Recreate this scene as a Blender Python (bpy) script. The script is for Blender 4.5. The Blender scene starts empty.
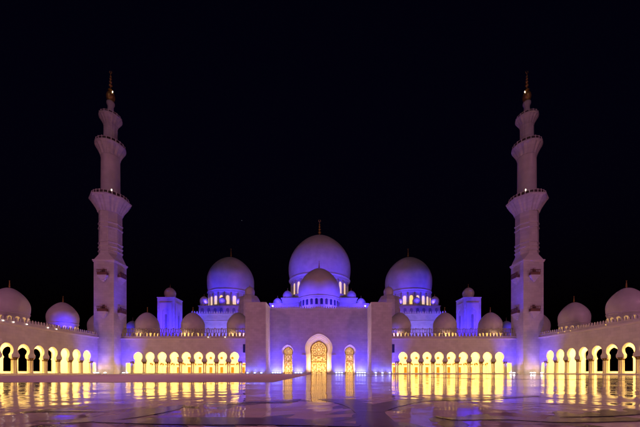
import bpy, math, random
from math import pi, sin, cos, radians as rad
random.seed(7)
S = bpy.context.scene
COL = S.collection

# ------------------------------------------------------------------ materials
def mat(name):
    m = bpy.data.materials.new(name); m.use_nodes = True
    nt = m.node_tree
    return m, nt, nt.nodes["Principled BSDF"]

def marble(name, col, rough=0.5, bw=1.6, bh=0.8, joint=0.86, bump=0.15, var=0.09):
    m, nt, b = mat(name)
    N, L = nt.nodes, nt.links
    tc = N.new("ShaderNodeTexCoord"); sp = N.new("ShaderNodeSeparateXYZ"); L.new(tc.outputs["Object"], sp.inputs[0])
    ad = N.new("ShaderNodeMath"); ad.operation = 'ADD'; L.new(sp.outputs[0], ad.inputs[0]); L.new(sp.outputs[1], ad.inputs[1])
    cb = N.new("ShaderNodeCombineXYZ"); L.new(ad.outputs[0], cb.inputs[0]); L.new(sp.outputs[2], cb.inputs[1])
    br = N.new("ShaderNodeTexBrick"); L.new(cb.outputs[0], br.inputs["Vector"])
    br.inputs["Color1"].default_value = (1, 1, 1, 1); br.inputs["Color2"].default_value = (1 - var, 1 - var, 1 - var, 1)
    br.inputs["Mortar"].default_value = (joint, joint, joint, 1)
    br.inputs["Scale"].default_value = 1.0; br.inputs["Mortar Size"].default_value = 0.02
    br.inputs["Brick Width"].default_value = bw; br.inputs["Row Height"].default_value = bh
    no = N.new("ShaderNodeTexNoise"); no.inputs["Scale"].default_value = 0.35; no.inputs["Detail"].default_value = 6
    L.new(tc.outputs["Object"], no.inputs["Vector"])
    rp = N.new("ShaderNodeMapRange"); rp.inputs["From Min"].default_value = 0.3; rp.inputs["From Max"].default_value = 0.7
    rp.inputs["To Min"].default_value = 0.86; rp.inputs["To Max"].default_value = 1.04
    L.new(no.outputs["Fac"], rp.inputs["Value"])
    mx = N.new("ShaderNodeMix"); mx.data_type = 'RGBA'; mx.blend_type = 'MULTIPLY'; mx.inputs[0].default_value = 1
    L.new(br.outputs["Color"], mx.inputs[6]); mx.inputs[7].default_value = (*col, 1)
    m2 = N.new("ShaderNodeMix"); m2.data_type = 'RGBA'; m2.blend_type = 'MULTIPLY'; m2.inputs[0].default_value = 1
    L.new(mx.outputs[2], m2.inputs[6]); L.new(rp.outputs[0], m2.inputs[7])
    L.new(m2.outputs[2], b.inputs["Base Color"])
    bp = N.new("ShaderNodeBump"); bp.inputs["Strength"].default_value = bump; bp.inputs["Distance"].default_value = 0.03
    L.new(br.outputs["Color"], bp.inputs["Height"]); L.new(bp.outputs[0], b.inputs["Normal"])
    b.inputs["Roughness"].default_value = rough
    return m

def plain(name, col, rough=0.5, metal=0.0, emit=None, es=1.0, nscale=2.0, namp=0.15):
    m, nt, b = mat(name)
    N, L = nt.nodes, nt.links
    tc = N.new("ShaderNodeTexCoord"); no = N.new("ShaderNodeTexNoise"); no.inputs["Scale"].default_value = nscale
    no.inputs["Detail"].default_value = 4
    L.new(tc.outputs["Object"], no.inputs["Vector"])
    rp = N.new("ShaderNodeMapRange"); rp.inputs["To Min"].default_value = 1 - namp; rp.inputs["To Max"].default_value = 1 + namp
    L.new(no.outputs["Fac"], rp.inputs["Value"])
    mx = N.new("ShaderNodeMix"); mx.data_type = 'RGBA'; mx.blend_type = 'MULTIPLY'; mx.inputs[0].default_value = 1
    mx.inputs[6].default_value = (*col, 1); L.new(rp.outputs[0], mx.inputs[7])
    L.new(mx.outputs[2], b.inputs["Base Color"])
    b.inputs["Roughness"].default_value = rough; b.inputs["Metallic"].default_value = metal
    if emit:
        b.inputs["Emission Color"].default_value = (*emit, 1); b.inputs["Emission Strength"].default_value = es
        if namp > .25:
            me = N.new("ShaderNodeMath"); me.operation = 'MULTIPLY'; L.new(rp.outputs[0], me.inputs[0]); me.inputs[1].default_value = es
            L.new(me.outputs[0], b.inputs["Emission Strength"])
    return m

M = {}
M['wall'] = marble('white_marble_wall', (.78, .76, .74), joint=.74, var=.13)
M['dome'] = marble('white_marble_dome', (.76, .73, .70), rough=0.42, bw=1.1, bh=1.1, joint=.93, bump=.05, var=.03)
M['trim'] = plain('marble_trim', (.80, .77, .73), .45, nscale=1.0, namp=.06)
M['inner'] = plain('arcade_inner_marble', (.80, .76, .66), .5, nscale=.8, namp=.08)
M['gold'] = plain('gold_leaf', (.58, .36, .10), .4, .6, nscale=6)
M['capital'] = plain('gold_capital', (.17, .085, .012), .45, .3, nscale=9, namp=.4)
M['column'] = plain('inlaid_column_marble', (.74, .68, .56), .35, nscale=5, namp=.14)
M['lattice'] = plain('bronze_gold_lattice', (.34, .19, .035), .4, .8, nscale=5, namp=.3)
M['glass'] = plain('backlit_amber_glass', (.6, .45, .2), .3, 0, (1.0, .60, .18), .95, nscale=1.6, namp=.95)
M['glasswarm'] = plain('lit_drum_window', (.6, .5, .4), .3, 0, (1.0, .66, .42), .9)
M['glassgold'] = plain('lit_gold_window', (.6, .5, .3), .3, 0, (1.0, .58, .14), 1.3)
M['glassamber'] = plain('lit_amber_window', (.5, .4, .25), .3, 0, (1.0, .55, .18), .5)
M['glassdim'] = plain('unlit_window_glass', (.05, .05, .09), .15)
M['dark'] = plain('dark_bronze_railing', (.07, .045, .04), .45, .3)
M['wood'] = plain('carved_wood_screen', (.19, .09, .05), .5, .1, nscale=4, namp=.5)
M['housing'] = plain('grey_lamp_housing', (.10, .10, .11), .4, .5)
M['lensblue'] = plain('lit_blue_lens', (.5, .5, .7), .2, 0, (.55, .55, 1.0), 6.0)
M['lenswhite'] = plain('lit_white_lens', (.7, .7, .7), .2, 0, (1.0, .86, .92), 7.0)
M['bulb'] = plain('lit_lamp_bulb', (.7, .7, .7), .2, 0, (1.0, .80, .65), 5.0)
M['ground'] = plain('dark_ground', (.06, .055, .05), .9, nscale=.05, namp=.3)
M['door'] = plain('dark_bronze_door', (.035, .022, .015), .5, .2)
M['niche'] = plain('shade_toned_niche_stone', (.30, .30, .33), .6)  # darker than the marble: recess shade put into the colour
M['rail'] = plain('weathered_stone_rail', (.40, .35, .31), .6, nscale=3)

def floor_mat(name, col, rough, rvar, bump, spec=.5, slab=2.4):
    m, nt, b = mat(name); N, L = nt.nodes, nt.links
    tc = N.new("ShaderNodeTexCoord")
    br = N.new("ShaderNodeTexBrick"); L.new(tc.outputs["Object"], br.inputs["Vector"])
    br.offset = 0.0
    br.inputs["Color1"].default_value = (*col, 1); br.inputs["Color2"].default_value = (*[c * .9 for c in col], 1)
    br.inputs["Mortar"].default_value = (*[c * .72 for c in col], 1); br.inputs["Scale"].default_value = 1
    br.inputs["Mortar Size"].default_value = .006; br.inputs["Brick Width"].default_value = slab; br.inputs["Row Height"].default_value = slab
    no = N.new("ShaderNodeTexNoise"); no.inputs["Scale"].default_value = .5; no.inputs["Detail"].default_value = 8
    L.new(tc.outputs["Object"], no.inputs["Vector"])
    rp = N.new("ShaderNodeMapRange"); rp.inputs["From Min"].default_value = .3; rp.inputs["From Max"].default_value = .7
    rp.inputs["To Min"].default_value = .78; rp.inputs["To Max"].default_value = 1.08
    L.new(no.outputs["Fac"], rp.inputs["Value"])
    mx = N.new("ShaderNodeMix"); mx.data_type = 'RGBA'; mx.blend_type = 'MULTIPLY'; mx.inputs[0].default_value = 1
    L.new(br.outputs["Color"], mx.inputs[6]); L.new(rp.outputs[0], mx.inputs[7]); L.new(mx.outputs[2], b.inputs["Base Color"])
    r2 = N.new("ShaderNodeMapRange"); r2.inputs["From Min"].default_value = .3; r2.inputs["From Max"].default_value = .75
    r2.inputs["To Min"].default_value = rough; r2.inputs["To Max"].default_value = rough + rvar
    L.new(no.outputs["Fac"], r2.inputs["Value"]); L.new(r2.outputs[0], b.inputs["Roughness"])
    b.inputs["Specular IOR Level"].default_value = spec
    n2 = N.new("ShaderNodeTexNoise"); n2.inputs["Scale"].default_value = .9; n2.inputs["Detail"].default_value = 3
    L.new(tc.outputs["Object"], n2.inputs["Vector"])
    vo = N.new("ShaderNodeTexVoronoi"); vo.distance = 'CHEBYCHEV'; vo.inputs["Scale"].default_value = 1 / slab; vo.inputs["Randomness"].default_value = 0
    L.new(tc.outputs["Object"], vo.inputs["Vector"])
    sb = N.new("ShaderNodeVectorMath"); sb.operation = 'SUBTRACT'; L.new(vo.outputs["Color"], sb.inputs[0]); sb.inputs[1].default_value = (.5, .5, .5)
    sc = N.new("ShaderNodeVectorMath"); sc.operation = 'SCALE'; L.new(sb.outputs[0], sc.inputs[0]); sc.inputs["Scale"].default_value = .018
    gm = N.new("ShaderNodeNewGeometry"); av = N.new("ShaderNodeVectorMath"); av.operation = 'ADD'
    L.new(gm.outputs["Normal"], av.inputs[0]); L.new(sc.outputs[0], av.inputs[1])
    nv = N.new("ShaderNodeVectorMath"); nv.operation = 'NORMALIZE'; L.new(av.outputs[0], nv.inputs[0])
    bp = N.new("ShaderNodeBump"); bp.inputs["Strength"].default_value = 1.0; bp.inputs["Distance"].default_value = bump
    L.new(n2.outputs["Fac"], bp.inputs["Height"]); L.new(nv.outputs[0], bp.inputs["Normal"]); L.new(bp.outputs[0], b.inputs["Normal"])
    return m
M['floor'] = floor_mat('polished_courtyard_marble', (.66, .58, .56), .035, .05, .020)
M['paving'] = floor_mat('dry_matte_marble', (.66, .55, .50), .55, .2, .004, spec=.2)
M['inlay'] = floor_mat('dark_green_marble_inlay', (.055, .036, .048), .17, .1, .006, spec=.12, slab=.9)
M['inlay2'] = floor_mat('rose_marble_inlay', (.20, .13, .13), .05, .06, .010, spec=.4, slab=.9)

# ------------------------------------------------------------------ mesh helpers
class MB:
    def __init__(s): s.v = []; s.f = []; s.sm = []
    def quad(s, pts, smooth=False):
        i = len(s.v); s.v += [tuple(p) for p in pts]; s.f.append(tuple(range(i, i + len(pts)))); s.sm.append(smooth)
    def box(s, x0, x1, y0, y1, z0, z1, T=None):
        c = [(x, y, z) for x in (x0, x1) for y in (y0, y1) for z in (z0, z1)]
        if T: c = [T(*p) for p in c]
        i = len(s.v); s.v += c
        for f in ((0, 1, 3, 2), (4, 6, 7, 5), (0, 4, 5, 1), (2, 3, 7, 6), (0, 2, 6, 4), (1, 5, 7, 3)):
            s.f.append(tuple(i + k for k in f)); s.sm.append(False)
    def lathe(s, prof, cx, cy, n=32, smooth=True, ph=0.0, mod=None, cap=True):
        i0 = len(s.v); m = len(prof)
        for (r, z) in prof:
            for k in range(n):
                a = ph + 2 * pi * k / n
                rr = r * (mod(a, z) if mod else 1)
                s.v.append((cx + rr * cos(a), cy + rr * sin(a), z))
        for j in range(m - 1):
            for k in range(n):
                k2 = (k + 1) % n
                s.f.append((i0 + j * n + k, i0 + j * n + k2, i0 + (j + 1) * n + k2, i0 + (j + 1) * n + k)); s.sm.append(smooth)
        if cap:
            for j in (0, m - 1):
                if prof[j][0] > 1e-4:
                    s.f.append(tuple(i0 + j * n + k for k in range(n))); s.sm.append(False)
    def tube(s, pts, r, n=6, closed=False):
        from mathutils import Vector
        P = [Vector(p) for p in pts]; i0 = len(s.v); L = len(P)
        for i, p in enumerate(P):
            d = (P[(i + 1) % L] - P[i - 1]) if closed else (P[min(i + 1, L - 1)] - P[max(i - 1, 0)])
            d.normalize(); up = Vector((0, 1, 0)) if abs(d.y) < .9 else Vector((1, 0, 0))
            a = d.cross(up).normalized(); b = d.cross(a)
            for k in range(n):
                t = 2 * pi * k / n; q = p + a * (r * cos(t)) + b * (r * sin(t)); s.v.append(tuple(q))
        for i in range(L if closed else L - 1):
            for k in range(n):
                k2 = (k + 1) % n; j = (i + 1) % L
                s.f.append((i0 + i * n + k, i0 + i * n + k2, i0 + j * n + k2, i0 + j * n + k)); s.sm.append(True)
    def build(s, name, m, parent=None, base=(0, 0, 0), loc=None):
        me = bpy.data.meshes.new(name)
        me.from_pydata([(x - base[0], y - base[1], z - base[2]) for x, y, z in s.v], [], s.f)
        me.polygons.foreach_set('use_smooth', s.sm); me.materials.append(m); me.update()
        o = bpy.data.objects.new(name, me); COL.objects.link(o)
        if parent: o.parent = parent
        if loc: o.location = loc
        elif not parent: o.location = base
        return o

def tag(o, label=None, cat=None, group=None, kind=None):
    for k, v in (('label', label), ('category', cat), ('group', group), ('kind', kind)):
        if v: o[k] = v
    return o
def thing(name, loc, label, cat, group=None):
    o = bpy.data.objects.new(name, None); COL.objects.link(o); o.location = loc; o.empty_display_size = .3
    return tag(o, label, cat, group)
def dup(o, parent, loc):
    c = o.copy(); COL.objects.link(c); c.parent = parent; c.location = loc
    for ch in o.children:
        d = ch.copy(); COL.objects.link(d); d.parent = c
    return c

def ray_rect(cu, cz, pu, pz, ulo, uhi, zlo, zhi):
    du, dz = pu - cu, pz - cz; best = None
    for t, e in (((uhi - cu) / du if du > 1e-9 else 1e9, 'R'), ((ulo - cu) / du if du < -1e-9 else 1e9, 'L'),
                 ((zhi - cz) / dz if dz > 1e-9 else 1e9, 'T'), ((zlo - cz) / dz if dz < -1e-9 else 1e9, 'B')):
        if best is None or t < best[0]: best = (t, e)
    t, e = best
    return (cu + du * t, cz + dz * t), e
def panel(mb, out, cu, cz, ulo, uhi, zlo, zhi, v0, v1, T, soffit=True, back=True):
    corner = {frozenset('LT'): (ulo, zhi), frozenset('RT'): (uhi, zhi), frozenset('LB'): (ulo, zlo), frozenset('RB'): (uhi, zlo)}
    rr = [ray_rect(cu, cz, u, z, ulo, uhi, zlo, zhi) for u, z in out]
    for v in ((v0, v1) if back else (v0,)):
        for i in range(len(out) - 1):
            (a, ea), (b, eb) = rr[i], rr[i + 1]
            pts = [out[i], out[i + 1], b]
            if ea != eb and frozenset(ea + eb) in corner: pts.append(corner[frozenset(ea + eb)])
            pts.append(a)
            clean = []
            for p in pts:
                if not clean or abs(p[0] - clean[-1][0]) + abs(p[1] - clean[-1][1]) > 1e-5: clean.append(p)
            if len(clean) >= 3: mb.quad([T(u, v, z) for u, z in clean])
    if soffit:
        for i in range(len(out) - 1):
            (u0, z0), (u1, z1) = out[i], out[i + 1]
            mb.quad([T(u0, v0, z0), T(u1, v0, z1), T(u1, v1, z1), T(u0, v1, z0)], True)

def horseshoe(cu, half, zb, zc, r, point=.06, drop=45, n=28):
    """left-bottom to right-bottom outline: straight jamb, circle more than half round, faint point on top"""
    pts = [(cu - half, zb)]
    for i in range(n + 1):
        a = rad(180 + drop - (180 + 2 * drop) * i / n)
        k = 1 + point * math.exp(-((math.degrees(a) - 90) / 22) ** 2)
        pts.append((cu + r * k * cos(a), zc + r * k * sin(a)))
    pts.append((cu + half, zb))
    return pts
def offset(out, cu, cz, d):
    r = []
    for u, z in out:
        l = math.hypot(u - cu, z - cz) or 1; r.append((u + (u - cu) / l * d, z + (z - cz) / l * d))
    return r

# ------------------------------------------------------------------ domes
def dome_profile(R, zc, phi0=-32, apex=1.09, n=26, shrink=.05):
    """slightly stilted dome: near-vertical below its widest line, faintly pointed on top"""
    h = -R * sin(rad(phi0)); p = []
    for i in range(6):
        t = 1 - i / 6; p.append((R * (1 - shrink * t * t), zc - h * t))
    for i in range(n + 1):
        a = rad(90 * i / n); t = max(0, sin(a))
        p.append((max(R * cos(a) * (1 - .07 * t ** 4), 0.0), zc + R * t * (1 + (apex - 1) * t ** 3)))
    return p
def finial_mb(cx, cy, z, h, k=1.0):
    mb = MB()
    w = h * .085 * k
    prof = [(w * 1.9, z - h * .03), (w * 1.5, z + h * .03), (w * .45, z + h * .10), (w * .4, z + h * .15)]
    for c, rr in ((.24, 1.15), (.42, .95), (.58, .75), (.71, .55)):
        for a in (-80, -40, 0, 40, 80):
            prof.append((w * (rr * cos(rad(a))) + w * .12, z + h * (c + .07 * rr * sin(rad(a)))))
        prof.append((w * .3, z + h * (c + .08 * rr + .012)))
    prof += [(w * .22, z + h * .84), (0, z + h * .9)]
    mb.lathe(prof, cx, cy, 12)
    ring = []
    for i in range(15):
        a = rad(-240 + 300 * i / 14); ring.append((cx + h * .06 * cos(a), cy, z + h * .94 + h * .06 * sin(a)))
    mb.tube(ring, w * .22, 5)
    return mb
def arched_pane(T, cu, w, z0, z1, v0, v1):
    mb = MB(); r = w / 2; pts = [(cu - r, z0)]
    for i in range(9):
        a = pi - pi * i / 8; pts.append((cu + r * cos(a), z1 - r + r * sin(a) * 1.0))
    pts.append((cu + r, z0))
    mb.quad([T(u, v0, z) for u, z in pts]); mb.quad([T(u, v1, z) for u, z in pts])
    for i in range(len(pts)):
        a, b = pts[i], pts[(i + 1) % len(pts)]
        mb.quad([T(a[0], v0, a[1]), T(b[0], v0, b[1]), T(b[0], v1, b[1]), T(a[0], v1, a[1])])
    return mb
def add_dome(root, B, cx, cy, zc, R, zdrum, drum_r=None, phi0=-32, apex=1.09, fin=None, nwin=0, win=None, wmat=None, n=48, name='dome', wedge=None, shrink=.05):
    """dome shell > finial, rim, drum, window"""
    prof = dome_profile(R, zc, phi0, apex, 26, shrink)
    mb = MB(); mb.lathe(prof, cx, cy, n); d = mb.build(name, M['dome'], root, B)
    zr, rr = prof[0][1], prof[0][0]
    dr = drum_r or rr * .98
    rim = MB(); k = R * .022
    rim.lathe([(rr - k, zr + k * .6), (rr + k * 1.2, zr + k * .6), (rr + k * 1.9, zr - k * .6), (rr + k * 1.2, zr - k * 1.8), (rr - k * 2, zr - k * 2.1)], cx, cy, n)
    rim.build('rim', M['trim'], d, B)
    zt = zr - k * 2.1
    dm = MB(); h = zt - zdrum
    dm.lathe([(dr * 1.03, zdrum), (dr * 1.03, zdrum + h * .08), (dr, zdrum + h * .1), (dr, zt - h * .12), (dr * 1.03, zt - h * .08), (dr * 1.03, zt)], cx, cy, n, smooth=False)
    if nwin and wedge:
        for q in range(nwin):        # slim engaged columns between the windows
            a = 2 * pi * (q + .5) / nwin
            dm.lathe([(wedge, zdrum + h * .1), (wedge * .9, zt - h * .12)], cx + dr * 1.01 * cos(a), cy + dr * 1.01 * sin(a), 8)
    drum = dm.build('drum', M['wall'], d, B)
    f = fin or R * .5
    finial_mb(cx, cy, prof[-1][1] - .1, f).build('finial', M['gold'], d, B)
    if nwin:
        w, z0, z1 = win
        for q in range(nwin):
            a = 2 * pi * q / nwin
            def T(u, v, z, a=a):
                rx = dr + v
                return (cx + rx * cos(a) - u * sin(a), cy + rx * sin(a) + u * cos(a), z)
            wm = wmat(q) if callable(wmat) else wmat
            arched_pane(T, 0, w, z0, z1, -.05, .06).build('window', wm, d, B)
    return d

# ------------------------------------------------------------------ lights
def look(o, tgt):
    from mathutils import Vector
    o.rotation_euler = (Vector(tgt) - o.location).to_track_quat('-Z', 'Y').to_euler()
def spot(loc, tgt, power, col, angle=90, blend=.8, size=.3, name='flood_beam'):
    l = bpy.data.lights.new(name, 'SPOT'); l.energy = power; l.color = col; l.spot_size = rad(angle); l.spot_blend = blend
    l.shadow_soft_size = size
    o = bpy.data.objects.new(name, l); COL.objects.link(o); o.location = loc; look(o, tgt); return o
def area(loc, sx, sy, power, col, rot=(0, 0, 0), name='ceiling_light'):
    l = bpy.data.lights.new(name, 'AREA'); l.shape = 'RECTANGLE'; l.size = sx; l.size_y = sy; l.energy = power; l.color = col
    o = bpy.data.objects.new(name, l); COL.objects.link(o); o.location = loc; o.rotation_euler = rot; return o
BLUE = (.04, .018, 1.0)
VIOL = (.36, .20, 1.0)
WARM = (1.0, .62, .17)
ROSE = (1.0, .31, .66)

def floodlight(x, y, z, face, label, group, lens='lensblue', s=1.0):
    """small ground floodlight; face = heading (radians) of the lamp"""
    t = thing('floodlight', (x, y, z), label, 'floodlight', group); t.rotation_euler.z = face
    h = MB(); h.lathe([(.40 * s, .10 * s), (.46 * s, .14 * s), (.46 * s, .34 * s), (.42 * s, .36 * s), (.36 * s, .33 * s)], 0, 0, 18, smooth=False, cap=False)
    h.lathe([(.30 * s, 0), (.30 * s, .04 * s), (.12 * s, .05 * s), (.12 * s, .12 * s)], 0, 0, 12, smooth=False); h.build('housing', M['housing'], t)
    b = MB()
    for q in (-1, 1): b.box(q * .49 * s - .02, q * .49 * s + .02, -.05 * s, .05 * s, 0, .30 * s)
    b.box(-.5 * s, .5 * s, -.07 * s, .07 * s, 0, .025 * s); b.build('bracket', M['housing'], t)
    l = MB(); l.lathe([(.40 * s, .33 * s), (.38 * s, .48 * s), (.28 * s, .60 * s), (.12 * s, .66 * s), (0, .67 * s)], 0, 0, 18); l.build('lens', M[lens], t)
    return t

# ------------------------------------------------------------------ setting
W, YW, TH = 75.6, 110.0, .7            # half court width, wing wall plane, wall thickness
DEP = 12.6                               # arcade depth
g = MB(); g.quad([(-2500, -1500, -.16), (2500, -1500, -.16), (2500, 3000, -.16), (-2500, 3000, -.16)])
tag(g.build('ground', M['ground']), 'dark ground beyond the mosque', None, None, 'structure')
fl = MB(); fl.quad([(-W - 14, -60, 0), (W + 14, -60, 0), (W + 14, 128, 0), (-W - 14, 128, 0)])
tag(fl.build('courtyard_floor', M['floor']), 'polished white marble courtyard floor mirroring the arcades', None, None, 'structure')
pv = MB(); pv.quad([(-74.6, 16.6, .006), (-2.1, 18.8, .006), (-2.1, 113.0, .006), (-26, 113.0, .006), (-26, 108.6, .006), (-74.6, 108.6, .006)])
tag(pv.build('matte_paving', M['paving']), 'dry matte strip of pale paving over the left half of the court', None, None, 'structure')

F, CX, HY, CAMX, CAMZ = 310.0, 321.0, 372.3, .8, .6
def unp(px, py):
    d = F * CAMZ / (py - HY); return ((px - CX) * d / F + CAMX, d)
def ribbon(mb, pts, widths, z=.004, sub=6):
    from mathutils import Vector
    P = [Vector((x, y, 0)) for x, y in pts]; Q = []; Wd = []
    for i in range(len(P) - 1):
        p0, p1, p2, p3 = P[max(i - 1, 0)], P[i], P[i + 1], P[min(i + 2, len(P) - 1)]
        for k in range(sub):
            t = k / sub
            Q.append(.5 * ((2 * p1) + (p2 - p0) * t + (2 * p0 - 5 * p1 + 4 * p2 - p3) * t * t + (3 * p1 - p0 - 3 * p2 + p3) * t ** 3))
            Wd.append(widths[i] * (1 - t) + widths[i + 1] * t)
    Q.append(P[-1]); Wd.append(widths[-1])
    L = []
    for i, q in enumerate(Q):
        d = (Q[min(i + 1, len(Q) - 1)] - Q[max(i - 1, 0)]).normalized(); nrm = Vector((-d.y, d.x, 0))
        L.append((q + nrm * Wd[i] / 2, q - nrm * Wd[i] / 2))
    for i in range(len(L) - 1):
        a, b = L[i], L[i + 1]
        mb.quad([(a[0].x, a[0].y, z), (b[0].x, b[0].y, z), (b[1].x, b[1].y, z), (a[1].x, a[1].y, z)])
vines = [   # ribbons of the floral floor inlay, on the ground
    ([unp(322, 399), unp(345, 402), unp(362, 406), unp(371, 414), unp(378, 428)], [.25, .55, .6, .42, .5]),
    ([unp(370, 412), unp(388, 405), unp(420, 400), unp(470, 399), unp(540, 396)], [.35, .55, .5, .55, .1]),
    ([unp(300, 399), unp(285, 402), unp(250, 402), unp(225, 405)], [.05, .35, .3, .02]),
    ([unp(184, 405), unp(165, 409), unp(140, 414), unp(110, 419), unp(60, 423)], [.05, .5, .5, .35, .1]),
    ([unp(95, 422), unp(150, 421), unp(210, 421), unp(290, 422), unp(360, 426)], [.05, .45, .62, .5, .15]),
    ([unp(434, 416), unp(455, 419), unp(500, 418), unp(560, 421), unp(640, 419)], [.02, .2, .35, .25, .3]),
    ([unp(560, 417), unp(600, 415), unp(650, 412)], [.03, .3, .25]),
    ([unp(10, 413), unp(60, 411), unp(110, 412)], [.02, .22, .02]),
]
rs = random.Random(3)
for i in range(26):   # the same floral pattern further out over the court
    x, y = rs.uniform(-60, 60), rs.uniform(12, 100); a = rs.uniform(0, 6.28); P = [(x, y)]
    for k in range(4):
        a += rs.uniform(-.9, .9); x += cos(a) * rs.uniform(2, 5); y += sin(a) * rs.uniform(2, 5); P.append((x, y))
    if all(-70 < p[0] < 72 and p[1] < 104 and not (p[0] < 0 and p[1] > 14) for p in P): vines.append((P, [.05, .8, 1.0, .7, .05]))
iv = MB()
for k_, (p, w) in enumerate(vines): ribbon(iv, p, w, .0040 + .0007 * k_)
rl = random.Random(11); kl = 0
for p, w in vines:                                    # leaves that branch off the vines
    for i in range(len(p) - 1):
        for t in (.2, .5, .8):
            x = p[i][0] * (1 - t) + p[i + 1][0] * t; y = p[i][1] * (1 - t) + p[i + 1][1] * t
            d = math.atan2(p[i + 1][1] - p[i][1], p[i + 1][0] - p[i][0]) + rl.choice((-1, 1)) * rl.uniform(.5, 1.0)
            L_ = rl.uniform(.5, 1.0) * (1 if y < 12 else 2.2); kl += 1; z = .0005 + .00002 * kl
            pts = [(x + L_ * q * cos(d) - L_ * e * sin(d), y + L_ * q * sin(d) + L_ * e * cos(d), z) for q, e in ((0, 0), (.25, .13), (.5, .18), (.75, .12), (1, 0), (.75, -.12), (.5, -.18), (.25, -.13))]
            if all(q[1] < 15.5 or q[0] > -1.5 for q in pts): iv.quad(pts)
tag(iv.build('floor_inlay', M['inlay']), 'dark winding vine pattern inlaid in the polished courtyard floor', None, None, 'structure')

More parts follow.
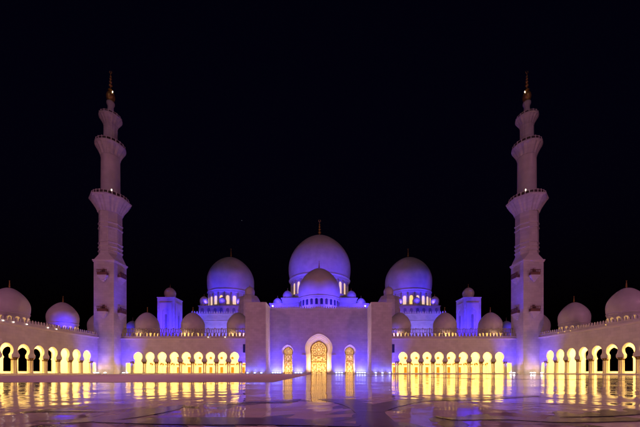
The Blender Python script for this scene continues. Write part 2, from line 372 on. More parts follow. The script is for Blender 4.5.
# ------------------------------------------------------------------ arcades
ZI, ZC, R_A, ZT = 4.5, 6.17, 1.58, 12.2      # impost, arch centre, arch radius, ledge
def column_proto(root, loc):
    c = MB()
    c.lathe([(.28, 0), (.28, .16), (.24, .22), (.26, .30), (.20, .42), (.195, 1.9), (.18, 3.32), (.2, 3.36)], 0, 0, 12)
    o = c.build('column', M['column'], root, loc=loc)
    k = MB()
    k.lathe([(.19, 3.3), (.24, 3.34), (.21, 3.42), (.26, 3.62), (.34, 3.8), (.40, 3.92), (.38, 4.0), (.30, 4.0)], 0, 0, 12, mod=lambda a, z: 1 + .06 * cos(8 * a))
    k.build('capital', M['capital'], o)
    return o
COLP = [None]
def arcade(name, base, T, bays, s, label, group, u_ends, back_open, slots=(), door=(0, 0)):
    root = thing(name, base, label, 'arcade', group); B = base
    lo, hi = u_ends; first, last = min(bays), max(bays)
    w = MB()
    for b in bays:
        out = horseshoe(b, 1.12, ZI, ZC, R_A)
        panel(w, out, b, ZC, b - s / 2, b + s / 2, ZI, ZT, 0, TH, T)
    for a, b in ((lo, first - s / 2), (last + s / 2, hi)):
        if b - a > .05: w.box(a, b, 0, TH, 3.95, ZT, T)
    for a, b in ((last + s / 2 + .02, door[0]), (door[1], hi)): w.box(a, b, .01, TH - .01, .36, 3.95, T)
    edges = [b - s / 2 for b in bays] + [last + s / 2]
    for e in edges:                                   # underside of the spandrels and the impost blocks
        w.box(e - .995, e + .995, .01, TH - .01, 4.22, ZI - .002, T)
        w.box(e - .80, e + .80, .06, TH - .06, 4.0, 4.22, T)
    w.box(lo, hi, .0, .5, ZT + .50, 13.25, T)
    w.build('wall', M['wall'], root, B)
    for b in bays:                                    # moulded band round each arch
        a = MB(); o0 = horseshoe(b, 1.12, ZI, ZC, R_A); o1 = offset(o0, b, ZC, .17)
        for i in range(len(o0) - 1):
            a.quad([T(o0[i][0], -.05, o0[i][1]), T(o0[i + 1][0], -.05, o0[i + 1][1]), T(o1[i + 1][0], -.05, o1[i + 1][1]), T(o1[i][0], -.05, o1[i][1])])
            a.quad([T(o1[i][0], -.05, o1[i][1]), T(o1[i + 1][0], -.05, o1[i + 1][1]), T(o1[i + 1][0], .02, o1[i + 1][1]), T(o1[i][0], .02, o1[i][1])])
            a.quad([T(o0[i][0], -.05, o0[i][1]), T(o0[i + 1][0], -.05, o0[i + 1][1]), T(o0[i + 1][0], .02, o0[i + 1][1]), T(o0[i][0], .02, o0[i][1])])
        a.build('archivolt', M['trim'], root, B)
    c = MB(); c.box(lo, hi, -.30, .6, ZT, ZT + .16, T); c.box(lo, hi, -.40, .6, ZT + .16, ZT + .50, T)
    c.box(lo, hi, -.22, .5, 13.25, 13.40, T); c.build('cornice', M['trim'], root, B)
    p = MB(); u = lo + .3
    while u < hi - .3:                                # pointed merlons
        for i in range(1):
            z0 = 13.4
            ms = .78 if back_open else 1
            pr = [(a_ * ms, b_ * ms) for a_, b_ in ((-.34, 0), (-.34, .42), (-.2, .55), (-.3, .75), (0, 1.2), (.3, .75), (.2, .55), (.34, .42), (.34, 0))]
            p.quad([T(u + a, .0, z0 + b) for a, b in pr]); p.quad([T(u + a, .22, z0 + b) for a, b in pr])
            for j in range(len(pr) - 1):
                (a0, b0), (a1, b1) = pr[j], pr[j + 1]
                p.quad([T(u + a0, .0, z0 + b0), T(u + a1, .0, z0 + b1), T(u + a1, .22, z0 + b1), T(u + a0, .22, z0 + b0)])
        u += .86 if back_open else 1.22
    p.build('parapet', M['rail'] if not back_open else M['trim'], root, B)
    r = MB(); r.box(lo, hi, .5, DEP + TH, 12.75, 13.2, T); r.box(lo, hi, TH, DEP, 9.6, 9.8, T); r.build('roof', M['inner'], root, B)
    st = MB(); st.box(lo, hi, -1.1, DEP + TH + .5, .012, .28, T); st.box(lo, hi, -.75, DEP + TH, .28, .36, T); st.build('plinth', M['inner'], root, B)
    bw = MB()
    if back_open:
        for b in bays:
            panel(bw, horseshoe(b, 1.5, ZI, ZC, R_A * 1.1), b, ZC, b - s / 2, b + s / 2, ZI, 12.75, DEP, DEP + .3, T)
        for e in edges: bw.box(e - .62, e + .62, DEP - .02, DEP + .28, .36, ZI - .002, T)
        for a, b in ((lo, first - s / 2), (last + s / 2, hi)):
            if b - a > .05: bw.box(a, b, DEP, DEP + .9, .36, 12.75, T)
        bw.box(lo, hi, DEP + .3, DEP + .4, .36, .9, T)
    else:
        bw.box(lo, hi + 14, DEP, DEP + .8, .36, 12.75, T)
        for b in bays:
            o0 = horseshoe(b, 1.05, .4, ZC, 1.35)
            o1 = offset(o0, b, ZC, .22)
            for i in range(len(o0) - 1):
                bw.quad([T(o0[i][0], DEP - .12, o0[i][1]), T(o0[i + 1][0], DEP - .12, o0[i + 1][1]), T(o1[i + 1][0], DEP - .12, o1[i + 1][1]), T(o1[i][0], DEP - .12, o1[i][1])])
    bw.build('back_wall', M['inner'], root, B)
    if not back_open:
        for b in bays:
            lt = MB(); lt.lathe([(.5, 0), (.5, .1)], 0, 0, 12)
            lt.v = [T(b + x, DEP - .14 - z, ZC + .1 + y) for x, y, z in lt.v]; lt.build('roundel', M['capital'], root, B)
            kk = MB(); kk.box(b - .9, b + .9, DEP - .2, DEP - .02, 3.55, 3.95, T); kk.box(b - 1.75, b - 1.45, DEP - .3, DEP - .02, 3.4, 4.1, T); kk.box(b + 1.45, b + 1.75, DEP - .3, DEP - .02, 3.4, 4.1, T)
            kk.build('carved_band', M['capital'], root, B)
            dd = MB(); dd.box(b - .55, b + .55, DEP - .1, DEP + .02, .36, 2.7, T); dd.build('back_door', M['lattice'], root, B)
    for e in edges:                                   # clusters of four columns
        for du in (-.36, .36):
            for v in (.15, TH - .15):
                x, y, z = T(e + du, v, .36); l = (x - B[0], y - B[1], z - B[2])
                if COLP[0] is None: COLP[0] = column_proto(root, l)
                else: dup(COLP[0], root, l)
    if not back_open:                                 # inner row before the back wall
        for e in edges:
            x, y, z = T(e, DEP - .5, .36); dup(COLP[0], root, (x - B[0], y - B[1], z - B[2]))
    for (a, b, z0, z1) in slots:
        sl = MB(); sl.box(a, b, -.03, .05, z0, z1, T); sl.build('slot_window', M['glassdim'], root, B)
    return root

def wing(sx, label):
    T = lambda u, v, z: (sx * u, YW + v, z)
    bays = [29.9 + 4.28 * k for k in range(9)]
    root = arcade('arcade', (sx * 47, YW, 0), T, bays, 4.28, label, 'lower arcades facing the court', (24.7, 74.2), False, slots=[(26.0, 26.9, 7.6, 10.6)], door=(66.6, 68.5))
    B = (sx * 47, YW, 0)
    f = MB(); u = 25.0                                # roof balustrade set back behind the merlons
    for z0, z1 in ((14.75, 14.9), (16.15, 16.35)): f.box(24.8, 74, 1.5, 1.72, z0, z1, T)
    while u < 74:
        f.box(u - .12, u + .12, 1.52, 1.7, 14.9, 16.15, T); u += .62
    u = 25.0
    while u < 74:
        f.box(u - .14, u + .14, 1.5, 1.72, 13.2, 14.75, T); f.box(u - .16, u + .16, 1.48, 1.74, 16.35, 16.6, T); u += 2.48
    f.build('roof_balustrade', M['rail'], root, B)
    for X in (30.2, 47.2, 64.3):
        add_dome(root, B, sx * X, 116.3, 18.0, 4.2, 13.2, fin=2.1, phi0=-26, apex=1.2, nwin=16, win=(.85, 13.5, 15.2), wmat=M['glassgold'], n=40)
    return root
def side(sx, label):
    T = lambda u, v, z: (sx * (W + v), u, z)
    bays = [75.4 + 4.3 * k for k in range(-5, 7)]
    B = (sx * W, 80, 0)
    root = arcade('arcade', B, T, bays, 4.3, label, 'side arcades along the court', (bays[0] - 2.15 - .8, 124.0), True, door=(103.75, 105.3))
    for Y in (65.3, 82.4, 99.5, 116.6):
        add_dome(root, B, sx * (W + 6.4), Y, 18.0, 4.2, 13.2, fin=2.1, phi0=-26, apex=1.2, nwin=16, win=(.85, 13.5, 15.2), wmat=M['glassamber'], n=40)
    return root
wing(-1, 'low front arcade of nine glowing keyhole arches between the left minaret and the portal block')
wing(1, 'low front arcade of nine glowing keyhole arches between the portal block and the right minaret')
side(-1, 'side arcade at the left edge, its arches lit yellow with dark openings behind')
side(1, 'side arcade at the right edge, its arches lit yellow with dark openings behind')
for sx in (-1, 1):
    area((sx * 49, YW + 7, 9.5), 48, 8, 13500, WARM, name='wing_ceiling_light')
    area((sx * (W + 7), 83, 9.5), 8, 76, 20000, WARM, name='side_ceiling_light')

# ------------------------------------------------------------------ minarets
def minaret(sx, label):
    cx, cy, h = sx * 73.5, 109.5, 3.45
    B = (cx, cy, 0); root = thing('minaret', B, label, 'minaret', 'minarets of the courtyard')
    b = MB(); b.box(cx - h, cx + h, cy - h, cy + h, 0, 38.4); b.box(cx - h - .12, cx + h + .12, cy - h - .12, cy + h + .12, 0.01, 1.2)
    b.build('square_shaft', M['wall'], root, B)
    c = MB()
    for e, z0, z1 in ((.18, 38.4, 38.8), (.34, 38.8, 39.2)): c.box(cx - h - e, cx + h + e, cy - h - e, cy + h + e, z0, z1)
    c.build('cornice', M['trim'], root, B)
    k8 = 1 / cos(pi / 8); ph = pi / 8
    ch = MB()                                          # corner chamfers up to the octagon
    sq = [(cx + sxx * h, cy + syy * h) for sxx, syy in ((1, 1), (-1, 1), (-1, -1), (1, -1))]
    oc = [(cx + h * .95 * k8 * cos(ph + i * pi / 4), cy + h * .95 * k8 * sin(ph + i * pi / 4)) for i in range(8)]
    for q in range(4):
        a = sq[q]; o1, o2, o3 = oc[(2 * q) % 8], oc[(2 * q + 1) % 8], oc[(2 * q + 2) % 8]
        ch.quad([(a[0], a[1], 39.2), (o2[0], o2[1], 41.6), (o1[0], o1[1], 41.6)])
        n = sq[(q + 1) % 4]; ch.quad([(a[0], a[1], 39.2), (n[0], n[1], 39.2), (o3[0], o3[1], 41.6), (o2[0], o2[1], 41.6)])
    ch.build('chamfer', M['wall'], root, B)
    o = MB(); r = h * .95 * k8
    prof = [(r, 41.6)]
    for z in (42.4, 43.8, 45.2, 50.4, 52.0):
        prof += [(r, z), (r * 1.07, z + .12), (r * 1.07, z + .45), (r, z + .6)]
    prof += [(r, 56.3)]
    o.lathe(prof, cx, cy, 8, smooth=False, ph=ph); 
    for i in range(8):                                 # tall blind panels on the eight sides
        a = ph + pi / 8 + i * pi / 4
        def T(u, v, z, a=a): return (cx + (h * .95 + v) * cos(a) - u * sin(a), cy + (h * .95 + v) * sin(a) + u * cos(a), z)
        o.box(-.95, -.80, 0, .07, 46.6, 49.8, T); o.box(.80, .95, 0, .07, 46.6, 49.8, T); o.box(-.8, .8, 0, .07, 49.5, 49.8, T)
    o.build('octagonal_shaft', M['wall'], root, B)
    def flare(z0, z1, r0, r1, n, ph=0, oct_=False):
        f = MB(); pr = []; st = 5
        for i in range(st):
            t0 = i / st; t1 = (i + 1) / st
            ra = r0 + (r1 - r0) * t0 ** 1.3; rb = r0 + (r1 - r0) * t1 ** 1.3
            pr += [(ra, z0 + (z1 - z0) * t0 * .86), (rb * .985, z0 + (z1 - z0) * t1 * .86 - .12), (rb, z0 + (z1 - z0) * t1 * .86 - .02)]
        pr += [(r1 * 1.02, z1 - .35), (r1 * 1.04, z1 - .3), (r1 * 1.04, z1)]
        nm = 64
        zt = z0 + (z1 - z0) * .84
        if oct_:
            def md(a, z):
                q = ((a - pi / 8) % (pi / 4)) - pi / 8
                return cos(pi / 8) / cos(q) * (1 + (.03 * cos(24 * a) if z < zt else 0))
            f.lathe([(q * k8, z) for q, z in pr], cx, cy, 96, smooth=False, mod=md)
        else:
            f.lathe(pr, cx, cy, nm, smooth=False, mod=lambda a, z: 1 + (.035 * cos(16 * a) if z < zt else 0))
        return f.build('balcony', M['wall'], root, B)
    def rail(par, z, r, n, hgt=1.15):
        f = MB(); f.lathe([(r, z), (r, z + hgt), (r - .1, z + hgt), (r - .1, z)], cx, cy, 48, smooth=False, cap=False)
        f.build('railing', M['dark'], par, B)
        p = MB()
        for i in range(n):
            a = 2 * pi * i / n; x, y = cx + (r + .03) * cos(a), cy + (r + .03) * sin(a)
            p.box(x - .11, x + .11, y - .11, y + .11, z, z + hgt + .2)
        p.lathe([(r - .14, z + hgt), (r + .06, z + hgt), (r + .06, z + hgt + .1), (r - .14, z + hgt + .1)], cx, cy, 48, cap=False)
        p.build('post', M['trim'], par, B)
    b1 = flare(56.1, 60.9, 3.55, 5.75, 8, ph, True); rail(b1, 60.9, 5.5, 28)
    s = MB(); s.lathe([(3.2, 60.9), (3.2, 61.9), (2.92, 62.3), (2.85, 75.7), (3.0, 75.9), (3.0, 76.3)], cx, cy, 40, smooth=True); s.build('round_shaft', M['dome'], root, B)
    b2 = flare(76.2, 80.0, 2.95, 4.5, 16); rail(b2, 80.0, 4.35, 20, .9)
    s = MB(); s.lathe([(2.1, 80.0), (2.1, 80.8), (1.98, 81), (1.98, 87.2), (2.1, 87.4)], cx, cy, 96, smooth=True, mod=lambda a, z: 1 + (.06 * abs(cos(8 * a)) if z > 80.9 else .05)); s.build('fluted_shaft', M['wall'], root, B)
    b3 = flare(87.3, 90.2, 2.05, 3.4, 16); rail(b3, 90.2, 3.25, 16, .6)
    s = MB(); s.lathe([(1.5, 90.2), (1.3, 91.2), (.95, 91.8), (.9, 94.4), (1.25, 95.2), (1.25, 95.8), (.85, 96.2)], cx, cy, 24); s.build('lantern', M['dome'], root, B)
    s = MB(); s.lathe([(.8, 96.1), (1.2, 96.9), (1.4, 97.8), (1.2, 98.8), (.7, 99.5), (.3, 100.1), (.2, 100.9)], cx, cy, 24); s.build('bulb', M['gold'], root, B)
    finial_mb(cx, cy, 100.2, 6.8, .8).build('finial', M['gold'], root, B)
    for zz in (21.2, 33.6):                            # small bracketed balconies on the faces
        for i in range(4):
            a = i * pi / 2
            def T(u, v, z, a=a): return (cx + (h + v) * cos(a) - u * sin(a), cy + (h + v) * sin(a) + u * cos(a), z)
            q = MB()
            for j in range(5):
                e = 1.5 * (j + 1) / 5 if j else .35
                q.box(-e, e, 0, .12 + .9 * (j + 1) / 5, zz - 2.1 + j * .40, zz - 2.1 + (j + 1) * .40 - .01, T)
            q.box(-1.62, 1.62, 0, 1.15, zz - .11, zz + .1, T)
            q = q.build('face_balcony', M['trim'], root, B)
            d = MB(); d.box(-1.6, 1.6, 1.0, 1.1, zz + .1, zz + 1.0, T); d.box(-1.6, -1.5, 0, 1.0, zz + .1, zz + 1.0, T); d.box(1.5, 1.6, 0, 1.0, zz + .1, zz + 1.0, T)
            for j in range(7): d.box(-1.6 + j * .515, -1.49 + j * .515, .98, 1.14, zz + 1.0, zz + 1.75, T)
            d.box(-1.7, 1.7, .9, 1.2, zz + 1.72, zz + 1.9, T); d.box(-1.72, 1.72, .92, 1.18, zz + .92, zz + 1.04, T)
            d.build('railing', M['wood'], q, B)
            d = arched_pane(T, 0, 1.3, zz + .1, zz + 2.5, -.02, .03); d.build('door', M['door'], q, B)
            d = MB(); d.box(-.75, -.6, 0, .16, zz + .1, zz + 2.7, T); d.box(.6, .75, 0, .16, zz + .1, zz + 2.7, T); d.box(-.9, .9, 0, .22, zz + 2.7, zz + 2.9, T); d.build('door_frame', M['trim'], q, B)
    lm = MB(); lm.lathe([(.05, 62.1), (.12, 62.2), (.16, 62.4), (.12, 62.6), (0, 62.7)], cx - sx * 3.4, cy - 4.55, 10); lm.build('lamp', M['bulb'], root, B)
    lm = MB(); lm.lathe([(.03, 98.8), (.1, 98.9), (.13, 99.1), (.1, 99.3), (0, 99.4)], cx - sx * 1.1, cy - .6, 10); lm.build('lamp', M['bulb'], root, B)
    # blue light from the roofs on the inner side of the minaret
    spot((cx - sx * 13, cy - 3, 13.8), (cx - sx * 2.5, cy - 2.5, 46), 10000, BLUE, 74, 1.0)
    # lamps of the main balcony light the court
    spot((cx - sx * 3.4, cy - 4.9, 62.5), (-sx * 6, 50, 0), 112000, (1.0, .38, .60), 80, 1.0, .3, 'balcony_lamp')
    # floodlights at its foot
    side_ = 'left' if sx < 0 else 'right'
    for u in (-1.9, -.9, 1.6):
        floodlight(cx + u, cy - h - 1.7, 0, 0, f'ground floodlight with bright lens before the foot of the {side_} minaret', f'floodlights at the foot of the {side_} minaret', 'lenswhite', .95)
        spot((cx + u, cy - h - 1.7, .85), (cx + u, cy - h + .2, 6), 170, (.6, .34, .8), 120, 1.0)
    for u in (-1.0, .9):
        floodlight(cx - sx * (h + 1.7), cy + u, 0, pi / 2 * sx * -1 + pi, f'ground floodlight with bright lens beside the inner face of the {side_} minaret', f'floodlights by the inner face of the {side_} minaret', 'lenswhite', .95)
        spot((cx - sx * (h + 1.6), cy + u, .75), (cx - sx * (h - .2), cy + u, 6), 130, (.6, .34, .8), 120, 1.0)
    return root
minaret(-1, 'tall white minaret on the left with square base, three balconies and golden finial')
minaret(1, 'tall white minaret on the right with square base, three balconies and golden finial')

# ------------------------------------------------------------------ portal block
YC, ZP = 113.6, 23.9
BP = (0, YC, 0)
gate = thing('portal_building', BP, 'broad white portal block with two square piers and three golden arched doorways', 'building')
T0 = lambda u, v, z: (u, YC + v, z)
cw = MB()
MAIN = horseshoe(0, 4.6, 0.012, 9.3, 4.98, .075, 22, 36)
def sidearch(cu): return horseshoe(cu, 1.82, 0.012, 8.3, 2.15, .12, 36, 28)
panel(cw, MAIN, 0, 9.0, -7.2, 7.2, 0.012, ZP, 0, 1.2, T0, soffit=False)
for sx in (-1, 1):
    lo, hi = (7.2, 17.9) if sx > 0 else (-17.9, -7.2)
    panel(cw, sidearch(sx * 11.4), sx * 11.4, 8.35, lo, hi, 0.012, ZP, 0, 1.2, T0, soffit=False)
cw.box(-17.9, 17.9, 4.6, 16, 0, ZP - .6); cw.v[-8:] = [(x, y + YC if y < 100 else y, z) for x, y, z in cw.v[-8:]]
cw.box(-17.9, 17.9, YC + 1.2, YC + 4.6, ZP - 1.0, ZP - .6)
cw.build('front_wall', M['wall'], gate, BP)
cp = MB(); cp.box(-17.68, 17.68, YC - .2, YC + 1.3, ZP, ZP + .25); u = -17.2
while u < 17.4:
    pr = [(-.28, 0), (-.28, .3), (0, .85), (.28, .3), (.28, 0)]
    for v in (.1, .3): cp.quad([(u + a, YC + v, ZP + .25 + b) for a, b in pr])
    for j in range(4):
        (a0, b0), (a1, b1) = pr[j], pr[j + 1]; cp.quad([(u + a0, YC + .1, ZP + .25 + b0), (u + a1, YC + .1, ZP + .25 + b1), (u + a1, YC + .3, ZP + .25 + b1), (u + a0, YC + .3, ZP + .25 + b0)])
    u += .85
cp.build('parapet', M['trim'], gate, BP)
for sx in (-1, 1):
    p = MB(); xs = sorted((sx * 17.7, sx * 24.6)); p.box(xs[0], xs[1], 104.0, 128, 0, ZP)
    e = .1; p.box(xs[0] - e, xs[1] + e, 104 - e, 128, 0.01, .9); p.box(xs[0] - .12, xs[1] + .12, 104 - .12, 128, ZP - .02, ZP + .25)
    p.build('pier', M['wall'], gate, BP)
def portal(out_o, out_i, cu, cz, depth, name, scale):
    pm = MB(); n = len(out_o); stp = 4                   # stepped, splayed reveal
    for s in range(stp):
        t0, t1 = s / stp, (s + 1) / stp
        for i in range(n - 1):
            def L(i, t): return (out_o[i][0] * (1 - t) + out_i[i][0] * t, out_o[i][1] * (1 - t) + out_i[i][1] * t)
            a, b = L(i, t0), L(i + 1, t0); c, d = L(i + 1, t1), L(i, t1)
            pm.quad([T0(a[0], depth * t0, a[1]), T0(b[0], depth * t0, b[1]), T0(b[0], depth * (t1 - .04), b[1]), T0(a[0], depth * (t1 - .04), a[1])])
            pm.quad([T0(a[0], depth * (t1 - .04), a[1]), T0(b[0], depth * (t1 - .04), b[1]), T0(c[0], depth * t1, c[1]), T0(d[0], depth * t1, d[1])])
    o2 = offset(out_o, cu, cz, .28 * scale)
    for i in range(n - 1):                               # raised moulding round the mouth
        for (v, P, Q, v2) in ((-.1, out_o, o2, -.1), (-.1, o2, o2, .02), (-.1, out_o, out_o, .02)):
            a, b = P[i], P[i + 1]; c, d = Q[i + 1], Q[i]
            pm.quad([T0(a[0], v, max(a[1], .012)), T0(b[0], v, max(b[1], .012)), T0(c[0], v2, max(c[1], .012)), T0(d[0], v2, max(d[1], .012))])
    por = pm.build(name, M['trim'], gate, BP)
    gl = MB(); gl.quad([T0(u, depth + .02, z) for u, z in out_i]); gl.build('glass_screen', M['glass'], por, BP)
    hw = max(u for u, z in out_i) - cu; ztop = max(z for u, z in out_i)
    jw = out_i[-1][0] - cu
    tr = MB(); v = depth - .12; r = .07 * scale
    P3 = lambda u, z: T0(u, v, z)
    tr.tube([P3(*p) for p in offset(out_i, cu, cz, -.06)], r * 2.2)
    zs = cz - hw * .62
    for k in (-.5, 0, .5): tr.tube([P3(cu + k * jw, .05), P3(cu + k * jw, zs)], r * 1.2)
    for zz in (zs, zs * .62, zs * .66): tr.tube([P3(cu - jw, zz), P3(cu + jw, zz)], r * 1.3)
    for rr in (.92, .70, .44, .20):                      # rings of the rose and its petals
        tr.tube([P3(cu + hw * rr * cos(2 * pi * i / 40), cz + .1 * hw + hw * rr * sin(2 * pi * i / 40)) for i in range(40)], r * 1.1, 6, True)
    for q in range(12):
        a = 2 * pi * q / 12; c = (cu + hw * .57 * cos(a), cz + .1 * hw + hw * .57 * sin(a))
        tr.tube([P3(c[0] + hw * .13 * cos(t * pi / 6), c[1] + hw * .13 * sin(t * pi / 6)) for t in range(12)], r, 5, True)
        c2 = (cu + hw * .81 * cos(a + .26), cz + .1 * hw + hw * .81 * sin(a + .26))
        tr.tube([P3(c2[0] + hw * .10 * cos(t * pi / 6), c2[1] + hw * .10 * sin(t * pi / 6)) for t in range(12)], r, 5, True)
        tr.tube([P3(cu + hw * .2 * cos(a), cz + .1 * hw + hw * .2 * sin(a)), P3(cu + hw * .44 * cos(a + .2), cz + .1 * hw + hw * .44 * sin(a + .2))], r, 5)
    for side_ in (-1, 1):                                # climbing vines on the lower leaves
        for k in (.25, .75):
            pts = [P3(cu + side_ * jw * (k + .16 * sin(t * 1.1 + k * 9)), .2 + (zs - .3) * t / 22) for t in range(23)]
            tr.tube(pts, r * 1.1, 5)
            for t in range(1, 22, 2):
                x, _, z = pts[t]
                c = (x + side_ * jw * .1 * (1 if t % 4 == 1 else -1), z + .12)
                tr.tube([P3(c[0] + .18 * scale * cos(w * pi / 4), c[1] + .18 * scale * sin(w * pi / 4)) for w in range(8)], r, 5, True)
    tr.build('gold_tracery', M['lattice'], por, BP)
    return por
MAIN_I = horseshoe(0, 2.85, .012, 8.9, 3.12, .10, 22, 36)
mp = portal(MAIN, MAIN_I, 0, 8.85, 3.6, 'main_portal', 1.0)
dr = MB(); dr.tube([(-.9, YC + 3.4, .02), (-.9, YC + 3.4, 2.9), (0, YC + 3.4, 3.5), (.9, YC + 3.4, 2.9), (.9, YC + 3.4, .02)], .1); dr.tube([(0, YC + 3.4, .02), (0, YC + 3.4, 3.4)], .06); dr.build('door_frame', M['lattice'], mp, BP)
for sx in (-1, 1):
    L_ = MB(); xs = sorted((sx * 4.75, sx * 6.3)); L_.box(xs[0], xs[1], YC - .35, YC + .1, 6.75, 7.05); L_.build('ledge', M['trim'], gate, BP)
    so = sidearch(sx * 11.4); si = horseshoe(sx * 11.4, 1.4, .012, 8.2, 1.68, .12, 36, 28)
    portal(so, si, sx * 11.4, 8.3, 2.2, 'side_portal', .72)
    spot((sx * 11.4, YC + .3, .4), (sx * 11.4, YC + .6, 9), 2600, (1.0, .60, .33), 176, 1.0, .3)
for sx in (-1, 1):
    spot((sx * 1.3, YC + .5, .4), (sx * .8, YC + 1.2, 12), 4200, (1.0, .60, .33), 176, 1.0, .3)
# blue floodlights at the wall foot
def wallflood(xs, y, label, group, pw=340, wash=0):
    for x in xs:
        floodlight(x, y - 1.1, 0, 0, label, group, 'lensblue', .85)
        spot((x, y - 1.1, .75), (x, y + .3, 2.4), pw, (.10, .11, 1.0), 140, 1.0)
for sx, nm in ((-1, 'left'), (1, 'right')):
    wallflood([sx * v for v in (14.0, 14.9, 15.8, 16.7)], YC, f'blue floodlight at the wall foot between the {nm} pier and the {nm} small doorway', f'floodlights beside the {nm} small doorway')
    wallflood([sx * v for v in (6.4, 7.4, 8.4)], YC, f'blue floodlight at the wall foot between the {nm} small doorway and the great doorway', f'floodlights between the {nm} small doorway and the great doorway')
    wallflood([sx * v for v in (19.0, 21.2, 23.6)], 104.0, f'blue floodlight standing before the foot of the {nm} square pier', f'floodlights before the {nm} square pier', 260)
    # broad washes
    spot((sx * 14.6, YC - 4.2, .6), (sx * 14.6, YC, 6.5), 5800, BLUE, 110, 1.0)
    spot((sx * 7.4, YC - 4.2, .6), (sx * 7.4, YC, 6), 4200, BLUE, 105, 1.0)
    spot((sx * 18.6, 100.5, .6), (sx * 17.9, 104, 6), 900, BLUE, 100, 1.0)
    # blue light in the corners of the wings
    spot((sx * 26.3, YW - 3.5, .6), (sx * 26.0, YW, 9), 6000, BLUE, 80, 1.0)
    spot((sx * 66.5, YW - 5, .6), (sx * 68, YW, 8.5), 7500, BLUE, 80, 1.0)
    spot((sx * 69.5, 102.5, .6), (sx * W, 103.0, 8), 6500, BLUE, 85, 1.0)
    # small lamp on the portal roof
    t = thing('roof_lamp', (sx * 17.0, YC + .4, ZP + .25), f'small bright white lamp on the portal roof beside the {nm} pier', 'lamp')
    h_ = MB(); h_.lathe([(.08, 0), (.08, .5), (.2, .55)], 0, 0, 10); h_.build('post', M['housing'], t)
    h_ = MB(); h_.lathe([(.1, .55), (.26, .7), (.26, .95), (.1, 1.08), (0, 1.1)], 0, 0, 12); h_.build('bulb', M['bulb'], t)

# ------------------------------------------------------------------ prayer hall
BH = (0, 175, 0)
hall = thing('prayer_hall', BH, 'great prayer hall behind the portal, crowned by three large white domes', 'building')
b = MB(); b.box(-62, 62, 150, 215, 0, 28.6); b.build('main_block', M['wall'], hall, BH)
p = MB(); p.box(-62.3, 62.3, 149.7, 150.5, 28.6, 29.0); u = -61.5
while u < 61.8:
    pr = [(-.4, 0), (-.4, .5), (0, 1.3), (.4, .5), (.4, 0)]
    for v in (149.8, 150.1): p.quad([(u + a, v, 29 + q) for a, q in pr])
    for j in range(4):
        (a0, b0), (a1, b1) = pr[j], pr[j + 1]; p.quad([(u + a0, 149.8, 29 + b0), (u + a1, 149.8, 29 + b1), (u + a1, 150.1, 29 + b1), (u + a0, 150.1, 29 + b0)])
    u += 1.2
p.box(-62.2, 62.2, 149.8, 150, 25.2, 25.5); p.build('parapet', M['trim'], hall, BH)
for sx in (-1, 1):
    t = MB(); t.box(sx * 50 - 11.5, sx * 50 + 11.5, 158.0, 192, 28.6, 34.2)
    t.box(sx * 50 - 11.8, sx * 50 + 11.8, 157.7, 192, 34.2, 34.6)
    t = t.build('dome_terrace', M['wall'], hall, BH)
    for k in range(7):
        u = sx * 50 - 9.6 + k * 3.2
        arched_pane(lambda a, v, z: (a, 158.0 + v, z), u, 1.5, 30.2, 33.4, -.06, .1).build('niche', M['niche'], t, BH)  # shallow raised pane, niche depth painted by its dark tone
    add_dome(hall, BH, sx * 50, 175, 51.2, 12.8, 34.6, 11.9, phi0=-31, apex=1.09, fin=5.4, nwin=22, win=(1.7, 36.6, 41.2), wmat=(lambda q: M['glasswarm'] if q % 4 else M['glassgold']), n=64, wedge=.42)
    for dx, dy, r in ((0, 160.3, 1.95), (-9.6, 160.3, 2.2), (9.6, 160.3, 2.2)):
        add_dome(hall, BH, sx * 50 + dx, dy, 37.2 + .2, r, 34.6, fin=1.3, phi0=-30, apex=1.12, n=24, name='turret_dome')
    # octagonal stair turret with its own little dome
    s = MB(); s.lathe([(4.6, 0), (4.6, 31.6), (4.3, 32.2), (3.6, 33.4), (2.6, 33.8)], sx * 30.2, 135, 8, smooth=False, ph=pi / 8); s.build('stair_turret', M['wall'], hall, BH)
    add_dome(hall, BH, sx * 30.2, 135, 35.6, 2.1, 33.8, fin=1.1, phi0=-30, apex=1.1, n=24, name='turret_dome')
t = MB(); t.box(-22.5, 22.5, 141, 160, 20, 31.6); t.box(-22.8, 22.8, 140.8, 160, 31.6, 32); t.box(-18.4, 18.4, 152, 192, 31.9, 36.6); t.box(-18.8, 18.8, 151.7, 192, 36.6, 37.1)
t.lathe([(18.3, 37.1), (18.3, 41.4), (17.4, 41.5)], 0, 175, 48, smooth=False)
t.build('dome_terrace', M['wall'], hall, BH)
add_dome(hall, BH, 0, 175, 58.2, 17.4, 41.4, 15.6, phi0=-22, apex=1.09, fin=9.6, nwin=24, win=(1.7, 42.4, 48.6), wmat=M['glasswarm'], n=72, name='great_dome', wedge=.55)
add_dome(hall, BH, 0, 135, 35.4, 9.1, 24.0, 8.7, phi0=-21, apex=1.13, fin=3.6, nwin=26, win=(1.1, 28.4, 30.9), wmat=M['glassdim'], n=56, name='entrance_dome')
fb = MB(); fb.box(-14, 14, 126, 146, 0, 24.0); fb.build('foyer', M['wall'], hall, BH)
for sx in (-1, 1):
    add_dome(hall, BH, sx * 16.2, 158, 39.4, 2.5, 37.1, fin=1.4, phi0=-30, apex=1.12, n=24, name='turret_dome')
    add_dome(hall, BH, sx * 20.2, 150, 34.1, 2.15, 32.0, fin=1.3, phi0=-30, apex=1.12, n=24, name='turret_dome')

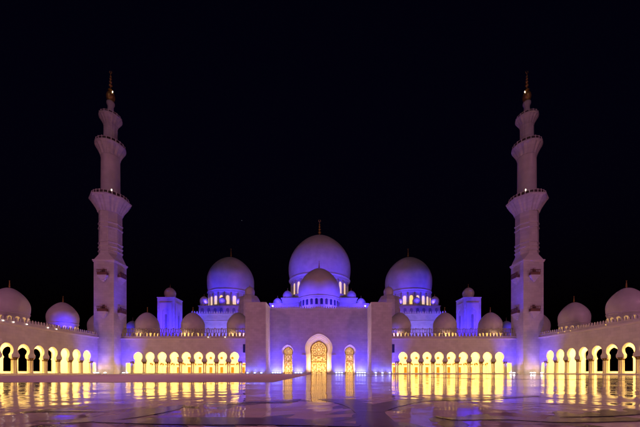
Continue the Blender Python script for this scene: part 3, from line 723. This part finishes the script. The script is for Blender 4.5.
# square towers
for sx, nm in ((-1, 'left'), (1, 'right')):
    cx, cy, h = sx * 68.2, 141.85, 3.85; B = (cx, cy, 0)
    tw = thing('square_tower', B, f'blue lit square tower with arched niches and small dome, beyond the {nm} front arcade', 'tower', 'square towers behind the front arcades')
    b = MB(); b.box(cx - h, cx + h, cy - h, cy + h, 0, 33.7); b.build('shaft', M['wall'], tw, B)
    c = MB(); c.box(cx - h - .15, cx + h + .15, cy - h - .15, cy + h + .15, 33.7, 34.1); c.build('cornice', M['trim'], tw, B)
    for i in range(4):
        a = i * pi / 2
        def T(u, v, z, a=a): return (cx + (h + v) * cos(a) - u * sin(a), cy + (h + v) * sin(a) + u * cos(a), z)
        fr = MB(); o = horseshoe(0, 1.35, 18, 27.4, 1.5, .2, 20); panel(fr, o, 0, 27.4, -2.6, 2.6, 18, 31.4, .28, 0, T, back=False)
        fr.box(-2.75, -2.6, 0, .36, 18, 31.5, T); fr.box(2.6, 2.75, 0, .36, 18, 31.5, T); fr.box(-2.75, 2.75, 0, .36, 31.5, 31.75, T)
        fr.build('niche_frame', M['trim'], tw, B)
        wn = arched_pane(T, 0, 1.0, 20, 26.5, -.02, .06); wn.build('window', M['niche'], tw, B)  # dark pane inside the frame, painted shade of the niche
    add_dome(tw, B, cx, cy, 36.6, 2.5, 34.1, fin=1.6, phi0=-48, apex=1.1, n=32, shrink=.22)
    # distant pavilion with a dome, only its dome shows over the arcade
    B2 = (sx * 106, 176, 0)
    pvn = thing('domed_pavilion', B2, f'distant domed pavilion in blue light glimpsed next to the {nm} minaret', 'pavilion', 'distant domed pavilions')
    b = MB(); b.box(sx * 106 - 7, sx * 106 + 7, 169, 183, 0, 21.5); b.box(sx * 106 - 7.3, sx * 106 + 7.3, 168.7, 183.3, 21.5, 22); b.build('block', M['wall'], pvn, B2)
    add_dome(pvn, B2, sx * 106, 176, 25.6, 3.7, 22, fin=2.2, phi0=-38, apex=1.13, n=32)

# blue beams on hall, towers and domes
BL2 = (.055, .03, 1.0)
for sx in (-1, 1):
    spot((sx * 66, 127, 13.6), (sx * 68.4, 138, 27), 26000, BLUE, 95, 1.0)
    spot((sx * 58, 139, 13.6), (sx * 64.4, 142, 26), 15000, BLUE, 95, 1.0)
    spot((sx * 50, 140, 14), (sx * 50, 150, 26), 9000, (.20, .15, 1.0), 130, 1.0)
    spot((sx * 40, 140, 14), (sx * 42, 150, 26), 5000, (.20, .15, 1.0), 120, 1.0)
    for dx in (-15, -8, 0, 8, 15):
        spot((sx * 50 + dx, 155.5 + abs(dx) * .25, 35.5), (sx * 50 + dx * .75, 165 + abs(dx) * .3, 50), 4200, BL2, 95, 1.0)
    for dx in (-8, 0, 8):
        spot((sx * 50 + dx, 153.0, 29.3), (sx * 50 + dx, 158, 33), 900, BLUE, 140, 1.0)
    spot((sx * 30.2 - sx * 6, 129, 20), (sx * 30.2, 135, 30), 1200, BLUE, 90, 1.0)
    spot((sx * 24.5, 128, 24.6), (sx * 6, 150, 45), 30000, BL2, 75, 1.0)
    spot((sx * 9, 122.5, 23.9), (sx * 4, 131, 34), 17000, BL2, 100, 1.0)
    spot((sx * 18, 139, 32.5), (sx * 15, 165, 48), 20000, BL2, 90, 1.0)
    spot((sx * 22, 133, 25), (sx * 20, 150, 33), 5000, BLUE, 90, 1.0)
    spot((sx * 27, 111.8, 13.4), (sx * 30, 115, 17), 900, BLUE, 110, 1.0)
    spot((sx * 108, 160, 20), (sx * 106, 176, 25), 7000, BLUE, 60, 1.0)
    for X in (30.2, 47.2, 64.3):
        spot((sx * X - 1.5, 111.0, 13.5), (sx * X, 115, 18), 260, (1.0, .60, .34), 120, 1.0)
spot((-77.0, 94.5, 13.6), (-81, 99.5, 18), 2600, BLUE, 110, 1.0)

def edge_lamp(x, y, z, label, group, m):
    t = thing('roof_lamp', (x, y, z), label, 'lamp', group)
    q = MB(); q.lathe([(.16, 0), (.16, .05), (.05, .08), (.05, .25)], 0, 0, 10); q.build('stand', M['housing'], t)
    q = MB(); q.lathe([(.05, .25), (.11, .29), (.12, .36), (.08, .43), (0, .45)], 0, 0, 12); q.build('bulb', M[m], t)
for Y in (74.4, 76.9, 80.4, 86.6, 89.4):
    edge_lamp(-W + .18, Y, 12.70 + .0, 'small white lamp on the ledge below the merlons of the left side arcade', 'ledge lamps of the left side arcade', 'bulb')
for Y in (81.3, 92.8, 95.0, 97.6):
    edge_lamp(W - .18, Y, 12.70 + .0, 'small amber lamp on the ledge below the merlons of the right side arcade', 'ledge lamps of the right side arcade', 'glassgold')
for X in (-33.2, -39.2):
    edge_lamp(X, YW - .18, 12.70, 'small white lamp on the roof ledge of the left front arcade', 'ledge lamps of the left front arcade', 'bulb')
# star
st = MB(); st.lathe([(0, -1.3), (.9, -.9), (1.3, 0), (.9, .9), (0, 1.3)], 0, 0, 12)
o = st.build('star', plain('starlight', (.1, .1, .1), .5, 0, (.8, .85, 1.0), .09), None, (0, 0, 0))
dS = 1500; o.location = ((241.8 - CX) * dS / F + CAMX, dS, (HY - 220.3) * dS / F); tag(o, 'faint star in the black sky above the left large dome', 'star')

# ------------------------------------------------------------------ floodlight masts beyond the court, night sky
for sx in (-1, 1):
    spot((sx * 140, -60, 72), (sx * 8, 100, 0), 158000, ROSE, 80, 1.0, 4.0, 'mast_flood')
sun = bpy.data.lights.new('moonlight', 'SUN'); sun.energy = .06; sun.angle = rad(.5); sun.color = (1.0, .8, .75)
so = bpy.data.objects.new('moonlight', sun); COL.objects.link(so); so.rotation_euler = (rad(62), 0, rad(-6))
wd = bpy.data.worlds.new("World"); S.world = wd; wd.use_nodes = True
nt = wd.node_tree; bg = nt.nodes["Background"]
sk = nt.nodes.new("ShaderNodeTexSky"); sk.sky_type = 'NISHITA'; sk.sun_disc = False; sk.sun_elevation = rad(-4); sk.sun_rotation = rad(180)
tn = nt.nodes.new("ShaderNodeMix"); tn.data_type = 'RGBA'; tn.blend_type = 'MULTIPLY'; tn.inputs[0].default_value = 1
tn.inputs[7].default_value = (.5, .3, 1.6, 1); nt.links.new(sk.outputs[0], tn.inputs[6])
nt.links.new(tn.outputs[2], bg.inputs[0]); bg.inputs[1].default_value = .09

# ------------------------------------------------------------------ camera and render
cam = bpy.data.cameras.new('camera'); co = bpy.data.objects.new('camera', cam); COL.objects.link(co)
cam.sensor_width = 36; cam.sensor_fit = 'HORIZONTAL'; cam.lens = F / 640 * 36
cam.shift_x = (320 - CX) / 640; cam.shift_y = (HY - 213.5) / 640
cam.clip_start = .05; cam.clip_end = 6000
co.location = (CAMX, 0, CAMZ); co.rotation_euler = (rad(90), 0, 0)
S.camera = co
S.view_settings.view_transform = 'Standard'; S.view_settings.look = 'None'; S.view_settings.exposure = 0; S.view_settings.gamma = 1
S.view_settings.use_curve_mapping = False
S.cycles.use_denoising = True
S.cycles.max_bounces = 6; S.cycles.diffuse_bounces = 3; S.cycles.glossy_bounces = 3
S.cycles.sample_clamp_indirect = 4.0
